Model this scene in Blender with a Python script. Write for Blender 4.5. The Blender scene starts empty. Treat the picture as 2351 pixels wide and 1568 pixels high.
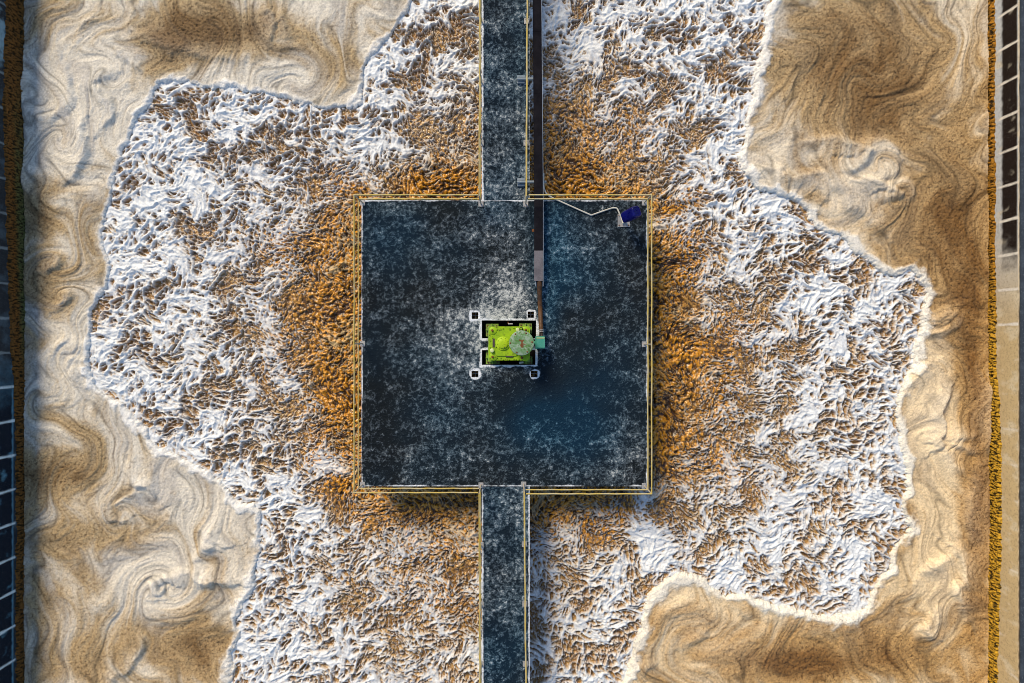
import bpy, bmesh, math, random
import numpy as np
from mathutils import Vector, Matrix

sc = bpy.context.scene
R = math.radians
# ------------------------------------------------------------------ camera, sky, sun, exposure
CAM_H = 20.7                      # drone height above the platform deck (z = 0)
FPX = 1567.0                      # focal length in survey units (frame is 2351 x 1568 of them)
cam_d = bpy.data.cameras.new('camera'); cam = bpy.data.objects.new('camera', cam_d)
sc.collection.objects.link(cam); sc.camera = cam
cam.location = (0, 0, CAM_H); cam.rotation_euler = (0, 0, 0)
cam_d.sensor_width = 36; cam_d.lens = FPX / 2351 * 36; cam_d.clip_end = 2000; cam_d.clip_start = .1

SUN_EL, SUN_AZ = 40, 122          # azimuth counted counter-clockwise from +X: light comes from the upper left
world = bpy.data.worlds.new('World'); sc.world = world; world.use_nodes = True
wn = world.node_tree.nodes; wl = world.node_tree.links
sky = wn.new('ShaderNodeTexSky'); sky.sky_type = 'NISHITA'; sky.sun_disc = False
sky.sun_elevation = R(SUN_EL); sky.sun_rotation = R(90 - SUN_AZ)
sky.air_density = 1.0; sky.dust_density = .4; sky.ozone_density = 1.7
wn['Background'].inputs[1].default_value = .15
wl.new(sky.outputs[0], wn['Background'].inputs[0])
sun_d = bpy.data.lights.new('sun', 'SUN'); sun = bpy.data.objects.new('sun', sun_d); sc.collection.objects.link(sun)
sun_d.energy = 3.5; sun_d.angle = R(20); sun_d.color = (1, .84, .60)
_d = Vector((math.cos(R(SUN_AZ)) * math.cos(R(SUN_EL)), math.sin(R(SUN_AZ)) * math.cos(R(SUN_EL)), math.sin(R(SUN_EL))))
sun.rotation_euler = _d.to_track_quat('Z', 'Y').to_euler()
sc.view_settings.view_transform = 'Standard'; sc.view_settings.look = 'None'
sc.view_settings.exposure = 0.16; sc.view_settings.gamma = 1
sc.cycles.filter_width = 0.85; sc.cycles.max_bounces = 5; sc.cycles.diffuse_bounces = 3

# ------------------------------------------------------------------ helpers
WATER_Z = -1.32
def P(u, v, z=0.0):
    k = (CAM_H - z) / FPX
    return Vector(((u - 1175.5) * k, (784 - v) * k, z))
def px(u, z=0.0): return P(u, 0, z).x
def py(v, z=0.0): return P(0, v, z).y
def mc(cx, cy, z):                # survey of the drive unit, finer units
    return P((1800 + cx * .28703) / 1.7422, (1150 + cy * .28703) / 1.7422, z)

def tag(o, label=None, cat=None, group=None, kind=None):
    if label: o['label'] = label
    if cat: o['category'] = cat
    if group: o['group'] = group
    if kind: o['kind'] = kind
    return o
def empty(name, loc, label, cat, group=None):
    o = bpy.data.objects.new(name, None); sc.collection.objects.link(o); o.location = loc
    o.empty_display_size = .2
    return tag(o, label, cat, group)
def link(name, me, mat, parent=None, smooth=False):
    o = bpy.data.objects.new(name, me); sc.collection.objects.link(o)
    if mat: me.materials.append(mat)
    if parent:
        o.parent = parent; o.location = -parent.location
    if smooth: me.shade_smooth()
    return o
def obj(name, bm, mat, parent=None, smooth=False, bevel=0):
    if bevel:
        bmesh.ops.bevel(bm, geom=[e for e in bm.edges if e.is_manifold and e.calc_face_angle(0) > .6], offset=bevel, segments=2, affect='EDGES', profile=.6)
    bmesh.ops.recalc_face_normals(bm, faces=bm.faces)
    me = bpy.data.meshes.new(name); bm.to_mesh(me); bm.free()
    o = link(name, me, mat, parent)
    if smooth:
        me.shade_smooth()
        try: me.set_sharp_from_angle(angle=R(40))
        except Exception: pass
    return o
def box(bm, x0, x1, y0, y1, z0, z1, rot=None, piv=None):
    r = bmesh.ops.create_cube(bm, size=1)
    m = Matrix.Translation(((x0 + x1) / 2, (y0 + y1) / 2, (z0 + z1) / 2)) @ Matrix.Diagonal((x1 - x0, y1 - y0, z1 - z0, 1))
    bmesh.ops.transform(bm, matrix=m, verts=r['verts'])
    if rot is not None:
        bmesh.ops.rotate(bm, verts=r['verts'], cent=piv, matrix=rot)
    return r['verts']
def cyl(bm, c, r0, r1, z0, z1, n=32):
    r = bmesh.ops.create_cone(bm, cap_ends=True, segments=n, radius1=r0, radius2=r1, depth=z1 - z0)
    bmesh.ops.translate(bm, verts=r['verts'], vec=(c[0], c[1], (z0 + z1) / 2))
    return r['verts']
def lathe(bm, c, prof, n=40):
    rings = []
    for r, z in prof:
        rings.append([bm.verts.new((c[0] + r * math.cos(2 * math.pi * i / n), c[1] + r * math.sin(2 * math.pi * i / n), z)) for i in range(n)])
    for a, b in zip(rings, rings[1:]):
        for i in range(n): bm.faces.new((a[i], a[(i + 1) % n], b[(i + 1) % n], b[i]))
    bm.faces.new(rings[-1]); bm.faces.new(list(reversed(rings[0])))
def tube(bm, pts, r, n=10):
    pts = [Vector(p) for p in pts]; rad = r if isinstance(r, (list, tuple)) else [r] * len(pts)
    rings = []; up = Vector((0, 0, 1))
    for i, p in enumerate(pts):
        t = (pts[min(i + 1, len(pts) - 1)] - pts[max(i - 1, 0)]).normalized()
        u = up if abs(t.dot(up)) < .95 else Vector((1, 0, 0))
        a = t.cross(u).normalized(); b = a.cross(t).normalized()
        rings.append([bm.verts.new(p + (a * math.cos(2 * math.pi * k / n) + b * math.sin(2 * math.pi * k / n)) * rad[i]) for k in range(n)])
    for a, b in zip(rings, rings[1:]):
        for k in range(n): bm.faces.new((a[k], a[(k + 1) % n], b[(k + 1) % n], b[k]))
    bm.faces.new(list(reversed(rings[0]))); bm.faces.new(rings[-1])
def prism(bm, pts2, z0, z1):
    lo = [bm.verts.new((p[0], p[1], z0)) for p in pts2]; hi = [bm.verts.new((p[0], p[1], z1)) for p in pts2]
    n = len(pts2)
    bm.faces.new(hi); bm.faces.new(list(reversed(lo)))
    for i in range(n): bm.faces.new((lo[i], lo[(i + 1) % n], hi[(i + 1) % n], hi[i]))
def rrect(x0, x1, y0, y1, r, n=6):
    out = []
    for cx, cy, a0 in ((x1 - r, y1 - r, 0), (x0 + r, y1 - r, 90), (x0 + r, y0 + r, 180), (x1 - r, y0 + r, 270)):
        for i in range(n + 1):
            a = R(a0 + 90 * i / n); out.append((cx + r * math.cos(a), cy + r * math.sin(a)))
    return out
def smooth_line(pts, n=6):
    pts = [Vector(p) for p in pts]; out = []
    for i in range(len(pts) - 1):
        p0, p1, p2, p3 = pts[max(i - 1, 0)], pts[i], pts[i + 1], pts[min(i + 2, len(pts) - 1)]
        for k in range(n):
            t = k / n
            out.append(.5 * ((2 * p1) + (p2 - p0) * t + (2 * p0 - 5 * p1 + 4 * p2 - p3) * t * t + (3 * p1 - p0 - 3 * p2 + p3) * t ** 3))
    return out + [pts[-1]]

# ---- materials
class NT:
    def __init__(s, name):
        s.m = bpy.data.materials.new(name); s.m.use_nodes = True; s.t = s.m.node_tree
        s.b = s.t.nodes['Principled BSDF']
        s.co = s.t.nodes.new('ShaderNodeTexCoord').outputs['Object']
    def lk(s, a, b): s.t.links.new(a, b)
    def val(s, sock, v):
        if hasattr(v, 'node'): s.lk(v, sock)
        else: sock.default_value = v
    def noise(s, scale, detail=3, rough=.55, dist=0, vec=None):
        n = s.t.nodes.new('ShaderNodeTexNoise'); n.inputs['Scale'].default_value = scale; n.inputs['Detail'].default_value = detail
        n.inputs['Roughness'].default_value = rough; n.inputs['Distortion'].default_value = dist
        s.lk(vec or s.co, n.inputs['Vector']); return n.outputs['Fac']
    def voro(s, scale, feature='F1', rnd=1):
        n = s.t.nodes.new('ShaderNodeTexVoronoi'); n.feature = feature; n.inputs['Scale'].default_value = scale
        n.inputs['Randomness'].default_value = rnd
        s.lk(s.co, n.inputs['Vector']); return n.outputs['Distance']
    def attr(s, name, out='Fac'):
        n = s.t.nodes.new('ShaderNodeAttribute'); n.attribute_name = name; return n.outputs[out]
    def ramp(s, fac, stops):
        n = s.t.nodes.new('ShaderNodeMapRange'); n.interpolation_type = 'SMOOTHSTEP'; n.clamp = True
        n.inputs['From Min'].default_value, n.inputs['From Max'].default_value, n.inputs['To Min'].default_value, n.inputs['To Max'].default_value = stops
        s.lk(fac, n.inputs['Value']); return n.outputs[0]
    def math(s, op, a, b=0.0):
        n = s.t.nodes.new('ShaderNodeMath'); n.operation = op; s.val(n.inputs[0], a); s.val(n.inputs[1], b); return n.outputs[0]
    def mix(s, fac, a, b, mode='MIX'):
        n = s.t.nodes.new('ShaderNodeMix'); n.data_type = 'RGBA'; n.blend_type = mode
        s.val(n.inputs[0], fac)
        for sk, v in ((n.inputs[6], a), (n.inputs[7], b)):
            if hasattr(v, 'node'): s.lk(v, sk)
            else: sk.default_value = (*v, 1)
        return n.outputs[2]
    def bump(s, h, strength=.5, dist=.02, prev=None):
        n = s.t.nodes.new('ShaderNodeBump'); n.inputs['Strength'].default_value = strength; n.inputs['Distance'].default_value = dist
        s.lk(h, n.inputs['Height'])
        if prev is not None: s.lk(prev, n.inputs['Normal'])
        return n.outputs[0]
    def out(s, col, rough=.6, metal=0.0, normal=None, spec=None):
        c = s.b.inputs['Base Color']
        if hasattr(col, 'node'): s.lk(col, c)
        else: c.default_value = (*col, 1)
        s.val(s.b.inputs['Roughness'], rough); s.val(s.b.inputs['Metallic'], metal)
        if normal is not None: s.lk(normal, s.b.inputs['Normal'])
        if spec is not None: s.b.inputs['Specular IOR Level'].default_value = spec
        return s.m
def worn(name, base, alt, dirt, rough=.55, metal=0.0, sc1=6, amt=.5, dirt_amt=.5, fine=40, spec=.25):
    t = NT(name)
    a = t.ramp(t.noise(sc1, 4, .6), (.42, .62, 0, amt))
    d = t.ramp(t.noise(fine, 4, .65), (.55, .70, 0, dirt_amt))
    c = t.mix(d, t.mix(a, base, alt), dirt)
    return t.out(c, t.ramp(t.noise(fine * .5, 2), (.3, .7, rough - .1, rough + .15)), metal, t.bump(t.noise(fine, 3), .25, .004), spec)

M = {}
M['rail'] = worn('yellow_paint', (.50, .36, .085), (.46, .40, .25), (.16, .10, .04), .5, 0, 3, .8, .5, 25)
M['post'] = worn('faded_post_paint', (.42, .36, .26), (.45, .40, .34), (.16, .09, .05), .5, 0, 5, .7, .6, 30)
M['plate'] = worn('galvanised_plate', (.42, .41, .39), (.30, .30, .31), (.22, .10, .05), .5, .3, 7, .7, .7, 22)
M['tray'] = worn('dark_tray_cover', (.0105, .0095, .012), (.016, .0145, .018), (.007, .006, .008), .8, 0, 3, .7, .5, 30, .04)
M['tray_end'] = worn('dull_tray_cover', (.17, .155, .165), (.10, .09, .10), (.06, .05, .05), .5, .2, 3, .7, .5, 60)
M['channel'] = worn('galvanised_channel', (.40, .45, .50), (.30, .34, .38), (.2, .18, .16), .45, .4, 4, .6, .4, 30)
M['bracket'] = worn('blue_grey_steel', (.20, .25, .29), (.28, .31, .33), (.10, .10, .10), .5, .2, 7, .6, .5, 35)
M['lime'] = worn('lime_paint', (.30, .47, .008), (.22, .38, .008), (.06, .07, .012), .5, 0, 4, .8, .85, 9)
M['lime_lt'] = worn('bright_lime_paint', (.40, .56, .012), (.33, .50, .012), (.10, .13, .015), .5, 0, 6, .7, .6, 26)
M['frame'] = worn('green_steel_frame', (.22, .38, .05), (.14, .17, .07), (.20, .08, .03), .6, 0, 8, .8, .8, 20)
M['rust'] = worn('rusted_steel', (.20, .075, .025), (.13, .05, .02), (.06, .03, .02), .8, 0, 10, .8, .6, 40)
M['pipe'] = worn('brown_pipe', (.11, .05, .018), (.03, .018, .012), (.03, .02, .015), .5, 0, 2.2, .9, .5, 30)
M['teal'] = worn('teal_paint', (.05, .27, .20), (.08, .30, .22), (.05, .2, .15), .4, 0, 6, .7, .5, 40)
M['teal_dk'] = worn('dark_teal_paint', (.05, .26, .18), (.07, .22, .15), (.03, .1, .08), .45, 0, 6, .7, .5, 40)
M['blue'] = worn('blue_plastic', (.003, .003, .085), (.004, .006, .14), (.002, .002, .04), .32, 0, 5, .6, .4, 18)
M['white'] = worn('white_plastic', (.52, .49, .42), (.44, .41, .35), (.35, .28, .2), .45, 0, 4, .5, .3, 25)
M['cream'] = worn('cream_knob', (.60, .66, .30), (.52, .6, .25), (.3, .32, .12), .4, 0, 6, .5, .3, 30)
M['black'] = worn('black_rubber', (.018, .018, .02), (.03, .03, .03), (.05, .04, .03), .5)
M['dark'] = worn('dark_brown_plate', (.07, .05, .045), (.05, .04, .04), (.12, .1, .08), .5)
def motor_mat():
    t = NT('weathered_motor_paint')
    a = t.ramp(t.noise(5, 5, .65, .6), (.40, .62, 0, 1)); b = t.ramp(t.noise(9, 5, .7), (.44, .62, 0, .9)); d = t.ramp(t.noise(16, 4, .7), (.55, .72, 0, .8))
    c = t.mix(a, (.07, .18, .03), (.15, .27, .13)); c = t.mix(b, c, (.28, .36, .26)); c = t.mix(d, c, (.03, .07, .025))
    return t.out(c, .6, 0, t.bump(t.noise(30, 4), .3, .006))
M['motor'] = motor_mat()

# ------------------------------------------------------------------ numpy noise
rng = np.random.RandomState(11)
PERM = np.concatenate([rng.permutation(256)] * 3).astype(np.int32)
GA = np.linspace(0, 2 * np.pi, 256, endpoint=False); GX = np.cos(GA).astype(np.float32); GY = np.sin(GA).astype(np.float32)
def perlin(x, y, seed=0):
    x = x + np.float32(seed * 17.31 + 300); y = y + np.float32(seed * 9.77 + 300)
    xi = np.floor(x).astype(np.int32); yi = np.floor(y).astype(np.int32)
    xf = (x - xi).astype(np.float32); yf = (y - yi).astype(np.float32)
    u = xf * xf * xf * (xf * (xf * 6 - 15) + 10); v = yf * yf * yf * (yf * (yf * 6 - 15) + 10)
    xi &= 255; yi &= 255; s = (seed * 37) & 255
    def g(ix, iy, fx, fy):
        h = PERM[PERM[(xi + ix + s) & 255] + ((yi + iy) & 255)]
        return GX[h] * fx + GY[h] * fy
    a = g(0, 0, xf, yf); b = g(1, 0, xf - 1, yf); c = g(0, 1, xf, yf - 1); d = g(1, 1, xf - 1, yf - 1)
    ab = a + u * (b - a); cd = c + u * (d - c)
    return (ab + v * (cd - ab)) * 1.5
def fbm(x, y, f, o=3, seed=0, gain=.5):
    s = 0; a = 1.0; n = 0
    for i in range(o):
        s = s + a * perlin(x * f, y * f, seed + i * 5); n += a; a *= gain; f *= 2.03
    return s / n
def worley(x, y, seed=0):
    x = x + 300; y = y + 300
    xi = np.floor(x).astype(np.int32); yi = np.floor(y).astype(np.int32); xf = (x - xi).astype(np.float32); yf = (y - yi).astype(np.float32)
    f1 = np.full(x.shape, 9, np.float32); f2 = f1.copy()
    for j in (-1, 0, 1):
        for i in (-1, 0, 1):
            h = PERM[PERM[(xi + i + seed) & 255] + ((yi + j) & 255)]; h2 = PERM[h + 91 + seed % 7]
            d = np.hypot(i + h.astype(np.float32) / 255 - xf, j + h2.astype(np.float32) / 255 - yf)
            f2 = np.minimum(f2, np.maximum(f1, d)); f1 = np.minimum(f1, d)
    return f1, f2
def ss(a, b, x):
    t = np.clip((x - a) / (b - a), 0, 1); return t * t * (3 - 2 * t)
def lerp(a, b, t): return a + (b - a) * t
def cubic_up(F, c0, cs, xs, ys, cy0):
    def w(q, n):
        i = np.clip(np.floor(q).astype(int), 1, n - 3); t = (q - i).astype(np.float32)
        return i, (-.5 * t + t * t - .5 * t ** 3, 1 - 2.5 * t * t + 1.5 * t ** 3, .5 * t + 2 * t * t - 1.5 * t ** 3, -.5 * t * t + .5 * t ** 3)
    iy, wy = w((ys - cy0) / cs, F.shape[0]); ix, wx = w((xs - c0) / cs, F.shape[1])
    T = sum(F[iy + k - 1, :] * wy[k][:, None] for k in range(4))
    return sum(T[:, ix + k - 1] * wx[k][None, :] for k in range(4)).astype(np.float32)
def poly_dist(X, Y, pts, closed=False):
    d = np.full(X.shape, 1e9, np.float32); n = len(pts)
    for i in range(n if closed else n - 1):
        ax, ay = pts[i][:2]; bx, by = pts[(i + 1) % n][:2]
        ex, ey = bx - ax, by - ay; L = ex * ex + ey * ey + 1e-9
        t = np.clip(((X - ax) * ex + (Y - ay) * ey) / L, 0, 1)
        d = np.minimum(d, (X - ax - t * ex) ** 2 + (Y - ay - t * ey) ** 2)
    return np.sqrt(d)
def inside(X, Y, pts):
    c = np.zeros(X.shape, bool); n = len(pts)
    for i in range(n):
        ax, ay = pts[i][:2]; bx, by = pts[(i + 1) % n][:2]
        if ay == by: continue
        c ^= ((ay > Y) != (by > Y)) & (X < (bx - ax) * (Y - ay) / (by - ay) + ax)
    return c
def grid_mesh(name, X, Y, Z, attrs=None, mask=None, colors=None):
    ny, nx = X.shape
    idx = np.arange(ny * nx).reshape(ny, nx)
    q = np.stack([idx[:-1, :-1], idx[:-1, 1:], idx[1:, 1:], idx[1:, :-1]], -1).reshape(-1, 4)
    if mask is not None: q = q[mask.reshape(-1)]
    used = np.zeros(ny * nx, bool); used[q.ravel()] = True
    new = np.cumsum(used) - 1; q = new[q].astype(np.int32)
    co = np.stack([X, Y, Z], -1).reshape(-1, 3)[used].astype(np.float32)
    me = bpy.data.meshes.new(name)
    me.vertices.add(len(co)); me.vertices.foreach_set('co', co.ravel())
    me.loops.add(q.size); me.loops.foreach_set('vertex_index', q.ravel())
    me.polygons.add(len(q)); me.polygons.foreach_set('loop_start', np.arange(0, q.size, 4, dtype=np.int32))
    me.polygons.foreach_set('loop_total', np.full(len(q), 4, np.int32))
    me.update(calc_edges=True)
    for k, a in (attrs or {}).items():
        at = me.attributes.new(k, 'FLOAT', 'POINT'); at.data.foreach_set('value', np.ascontiguousarray(a.reshape(-1)[used].astype(np.float32)))
    for k, c in (colors or {}).items():
        at = me.attributes.new(k, 'FLOAT_COLOR', 'POINT')
        cc = np.concatenate([c.reshape(-1, 3)[used], np.ones((used.sum(), 1))], 1).astype(np.float32)
        at.data.foreach_set('color', cc.ravel())
    me.shade_smooth()
    return me

# ------------------------------------------------------------------ the basin: water, floating foam
STEP = .0255
WL_X, WR_X = -15.75, 15.39        # faces of the two basin walls
xs = np.arange(WL_X + .06, WR_X - .05, STEP, dtype=np.float32); ys = np.arange(-12.6, 12.6, STEP, dtype=np.float32)
X, Y = np.meshgrid(xs, ys)
CS = .07
cxs = np.arange(xs[0] - .5, xs[-1] + .6, CS, dtype=np.float32); cys = np.arange(ys[0] - .5, ys[-1] + .6, CS, dtype=np.float32)
CX, CY = np.meshgrid(cxs, cys)
def up(F): return cubic_up(F, cxs[0], CS, xs, ys, cys[0])

FZ = WATER_Z + .1
def S(pts): return [tuple(P(u, v, FZ)[:2]) for u, v in pts]
LEFT_EDGE = [(970,-260),(950,-60),(942,0),(930,25),(905,60),(880,95),(850,122),(838,150),(830,190),(822,232),(800,247),(765,247),(740,245),(690,236),(640,222),(600,205),(560,205),(520,197),(470,200),(430,190),(395,183),(365,190),(350,203),(341,228),(332,250),(310,265),(303,285),(300,310),(280,345),(262,385),(253,430),(246,470),(235,500),(220,533),(232,552),(242,575),(249,600),(245,630),(238,665),(220,690),(203,712),(207,740),(207,770),(200,800),(203,830),(203,855),(215,880),(240,905),(265,925),(300,955),(330,985),(345,1010),(370,1030),(400,1045),(440,1065),(480,1085),(510,1110),(525,1140),(550,1155),(575,1160),(592,1175),(598,1200),(600,1230),(590,1270),(580,1320),(572,1360),(555,1390),(543,1430),(546,1460),(532,1500),(525,1568),(515,1760)]
RIGHT_EDGE = [(1360,1760),(1425,1575),(1440,1545),(1455,1510),(1465,1470),(1475,1430),(1485,1390),(1500,1360),(1520,1335),(1555,1322),(1590,1318),(1615,1330),(1640,1350),(1670,1365),(1700,1362),(1740,1377),(1790,1395),(1850,1405),(1910,1415),(1960,1412),(1985,1400),(2000,1370),(2025,1330),(2045,1310),(2053,1270),(2075,1240),(2090,1215),(2085,1190),(2072,1165),(2075,1140),(2090,1120),(2082,1088),(2075,1029),(2067,993),(2060,956),(2067,912),(2078,886),(2093,857),(2097,832),(2100,788),(2108,766),(2119,744),(2126,700),(2130,674),(2115,641),(2097,619),(2056,630),(2030,628),(2005,612),(1985,592),(1961,571),(1932,538),(1895,530),(1873,517),(1859,491),(1840,465),(1820,452),(1780,442),(1740,430),(1710,402),(1692,362),(1705,335),(1715,300),(1720,250),(1735,190),(1745,130),(1757,60),(1768,10),(1790,-80),(1830,-260)]
churn = S(LEFT_EDGE + RIGHT_EDGE)
sd = poly_dist(CX, CY, S(LEFT_EDGE)); sd = np.minimum(sd, poly_dist(CX, CY, S(RIGHT_EDGE)))
sdf_c = np.where(inside(CX, CY, churn), sd, -sd).astype(np.float32)       # + in the churning water, - in the floating foam

DX0, DX1, DY0, DY1 = px(830), px(1486.5), py(1116.5), py(459.5)           # the deck
dd_c = np.hypot(np.maximum(np.maximum(DX0 - CX, CX - DX1), 0), np.maximum(np.maximum(DY0 - CY, CY - DY1), 0))

def curl_step(px_, py_, f, seed, k):
    e = .05 / f * .5
    dx = (perlin((px_) * f, (py_ + e) * f, seed) - perlin(px_ * f, (py_ - e) * f, seed)) / (2 * e * f)
    dy = -(perlin((px_ + e) * f, py_ * f, seed) - perlin((px_ - e) * f, py_ * f, seed)) / (2 * e * f)
    return dx * k, dy * k
# --- eddies of the churning water
qx, qy = CX.copy(), CY.copy()
for i in range(7):
    a, b = curl_step(qx, qy, .7, 3, .018); c, d = curl_step(qx, qy, 1.7, 4, .0055)
    qx = qx + a + c; qy = qy + b + d
wx, wy = X + up(qx - CX), Y + up(qy - CY)
sdf = up(sdf_c) + (fbm(X, Y, 1.2, 5, 21, .62) * .24 + perlin(X * 5.5, Y * 5.5, 23) * .035 + perlin(X * 12, Y * 12, 24) * .02).astype(np.float32)
dd = up(dd_c)
t = np.clip(dd / (dd + np.maximum(sdf, .01) * .95 + .2), 0, 1)

def corridor(pts, w, amp):
    return (amp * np.exp(-(poly_dist(CX, CY, S(pts)) / w) ** 2)).astype(np.float32)
bias = np.zeros_like(CX)
for pts, w, a in (([(868,440),(855,380),(835,300),(828,235)], .42, .55), ([(815,1062),(740,1085),(650,1135),(595,1172)], .42, .6), ([(1500,515),(1580,500),(1660,470),(1720,440)], .35, .5),
                  ([(1480,1140),(1470,1200),(1495,1270),(1530,1320)], .5, .7), ([(1690,370),(1640,470)], .5, .3),
                  ([(330,240),(420,420)], 2.6, .22), ([(240,500),(330,560)], 1.6, .25), ([(260,800),(430,760)], 1.2, .15), ([(1960,1000),(2010,1200)], 1.6, .15), ([(1880,600),(2080,700)], 1.3, .2), ([(1650,60),(1350,30)], 1.5, .3), ([(620,1540),(560,1540)], 1.5, .25),
                  ([(1530,480),(1650,455)], .16, -.6), ([(1520,1170),(1590,1260)], .45, -.5), ([(780,1110),(700,1140)], .3, -.5), ([(2050,670),(2090,700)], .5, -.45), ([(2020,1260),(2040,1300)], .5, -.3), ([(340,690),(320,690)], .5, -.4), ([(1890,1020),(1900,1040)], .5, -.35), ([(870,600),(760,700),(760,900),(820,1020)], 1.1, -.30), ([(1510,600),(1530,800),(1510,1000)], 1.0, -.32), ([(1650,780),(1700,900)], 1.6, -.14),
                  ([(1000,430),(1020,300)], 1.0, -.3), ([(1300,440),(1290,340)], 1.0, -.3), ([(950,1170),(1050,1180)], .6, -.12), ([(900,1250),(850,1300)], 1.2, .06), ([(1280,1170),(1330,1250)], .8, -.10), ([(1050,1400),(1350,1400)], 1.0, .05)):
    bias += corridor(pts, w, a)
bias = up(bias)
def rid(n, k=.42): return np.clip(1 - np.abs(n) / k, 0, 1)
def nz(a): return (a - a.mean()) / a.std()
fx, fy = wx + .05 * perlin(wx * 2.2, wy * 2.2, 36), wy + .05 * perlin(wx * 2.2, wy * 2.2, 37)
n2 = perlin(fx * 2.7, fy * 2.7, 32); n3 = perlin(fx * 5.2, fy * 5.2, 33)
gx_, gy_ = fx + .030 * perlin(fx * 7, fy * 7, 38), fy + .030 * perlin(fx * 7, fy * 7, 39)
n4 = perlin(gx_ * 9.4, gy_ * 9.4, 34); n5 = perlin(gx_ * 16, gy_ * 16, 35)
r2, r3, r4, r5 = rid(n2, .55) ** 1.3, rid(n3, .55) ** 1.2, rid(n4, .6), rid(n5, .6)
b2, b3, b4 = np.abs(n2), np.abs(n3), np.abs(n4)
tt = ss(.08, .86, t + .25 * bias + .16 * perlin(X * .55, Y * .55, 40) + .06 * perlin(X * 1.6, Y * 1.6, 44))
cover = fbm(wx, wy, .8, 4, 41, .62)
vx, vy = fx + .034 * n3, fy + .034 * perlin(fx * 5.2, fy * 5.2, 43)
def lace(f, seed):
    a = worley(vx * f + .12 * vy * f, vy * f * 1.1, seed); return a[1] - a[0], a[0]
e1, m1 = lace(2.5, 3); e2, m2 = lace(5.2, 8); e3, m3 = lace(8.6, 21)
lvl = lerp(-.36, .075, ss(-.03, .80, t)) + .72 * bias
Wd = .30 + .15 * nz(cover) + .55 * lvl
sout = np.maximum(Wd - e1, .60 * Wd + .02 - e2) + .045 * nz(r4) + .03 * nz(r5)
sin_ = np.maximum(.27 + .10 * nz(cover) + .5 * lvl - e2, .19 + .08 * nz(cover) + .42 * lvl - e3) + .07 * nz(r4)
score = lerp(sin_, sout, tt)
foam = ss(-.05, .14, score)
thin = ss(.32, .04, score) * foam
web = np.maximum(ss(.10, .02, e2) * .6, ss(.09, .02, e3) * .4) * ss(.2, .6, t)
foam = np.maximum(foam, web)
rope = np.exp(-e1 / .16); rope2 = np.exp(-e2 / .16); rope3 = np.exp(-e3 / .2)
big = perlin(wx * .8, wy * .8, 45)
thick = ss(.08, .42, score)
Hout = .05 * big + (.25 + .75 * foam) * (.065 * b2 + .06 * b3 * (1 - .35 * thick) + .030 * b4 * (1 - .6 * thick) + .075 * rope + .06 * rope2 * (1 - .55 * thick) + .015 * rope3 * (1 - .8 * thick)) + .07 * foam + .010 * n5 * (1 - .6 * thick)
Hin = .035 * big + .10 * (.7 - m2) + .095 * (.6 - m3) + .025 * r4 + .02 * r5 + .05 * b2 + .06 * foam
Hc = lerp(Hin, Hout, tt) - .12
Hc = Hc * lerp(1, .45, ss(.4, 0, sdf))
lit_froth = ss(-.55, 1.15, -.55 * nz(m3) - .45 * nz(m2) + .30 * nz(n4) + .2 * nz(r5) + .3 * nz(r5) + .3 * nz(perlin(wx * 1.3, wy * 1.3, 47)))  # froth tone, with sunlit crests and dark troughs painted into the colour
jit = (np.random.RandomState(5).rand(*X.shape) - .5).astype(np.float32)
# --- colour of the churn: dark liquor, ochre froth with painted sunlit crests, white foam
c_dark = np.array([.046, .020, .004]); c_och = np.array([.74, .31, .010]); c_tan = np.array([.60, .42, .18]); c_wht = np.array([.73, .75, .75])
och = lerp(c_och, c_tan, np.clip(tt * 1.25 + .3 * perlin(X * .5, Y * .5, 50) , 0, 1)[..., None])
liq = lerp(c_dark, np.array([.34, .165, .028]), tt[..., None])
colw = lerp(liq, och, (lit_froth * lerp(.95, .40, tt))[..., None])
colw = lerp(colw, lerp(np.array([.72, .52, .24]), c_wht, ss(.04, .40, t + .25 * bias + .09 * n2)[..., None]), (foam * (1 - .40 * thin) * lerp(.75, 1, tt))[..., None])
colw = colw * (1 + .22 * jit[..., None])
Zw = WATER_Z + Hc

# --- floating foam: drawn out by slow eddies
vort = [(360,1345,.95,1.9),(262,1170,.5,-1.5),(236,185,.5,1.5),(620,25,.5,1.6),(2015,365,.5,-1.7),(2065,455,.45,-1.6),(150,300,.6,1.4),(130,600,.6,1.5),(150,680,.5,-1.6),(150,1080,.9,1.0),(160,800,.5,1.3),(2170,735,.45,-1.4),(2150,1010,.5,1.2),(2150,1290,.6,-1.4),(2125,1440,.45,1.5),(1610,1460,.8,1.1),(1830,1530,1.0,-1.0),(2020,150,1.8,.9),(480,70,1.1,-.7),(700,180,.8,.8),(60,220,.6,1.2),(470,1270,.6,-1.1)]
vc = [(P(u, v, FZ)[:2], r, k) for u, v, r, k in vort]
mx, my = CX.copy(), CY.copy()
for i in range(12):
    ax = np.zeros_like(mx); ay = np.zeros_like(mx)
    for (ox, oy), r, k in vc:
        rx, ry = mx - ox, my - oy; g = k / 8.5 * np.exp(-(rx * rx + ry * ry) / (r * r))
        ax += -ry * g * 1.6; ay += rx * g * 1.6
    a, b = curl_step(mx, my, .33, 7, .036); c, d = curl_step(mx, my, .9, 8, .012)
    mx = mx + ax + a + c; my = my + ay + b + d
mwx, mwy = X + up(mx - CX), Y + up(my - CY)
band = fbm(mwx * 1.0, mwy * .42, .55, 5, 61, .58); band2 = perlin(mwx * 2.6, mwy * .9, 66); band3 = perlin(mwx * 6.5, mwy * 2.0, 67)
din = np.maximum(-sdf, 0)
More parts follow.
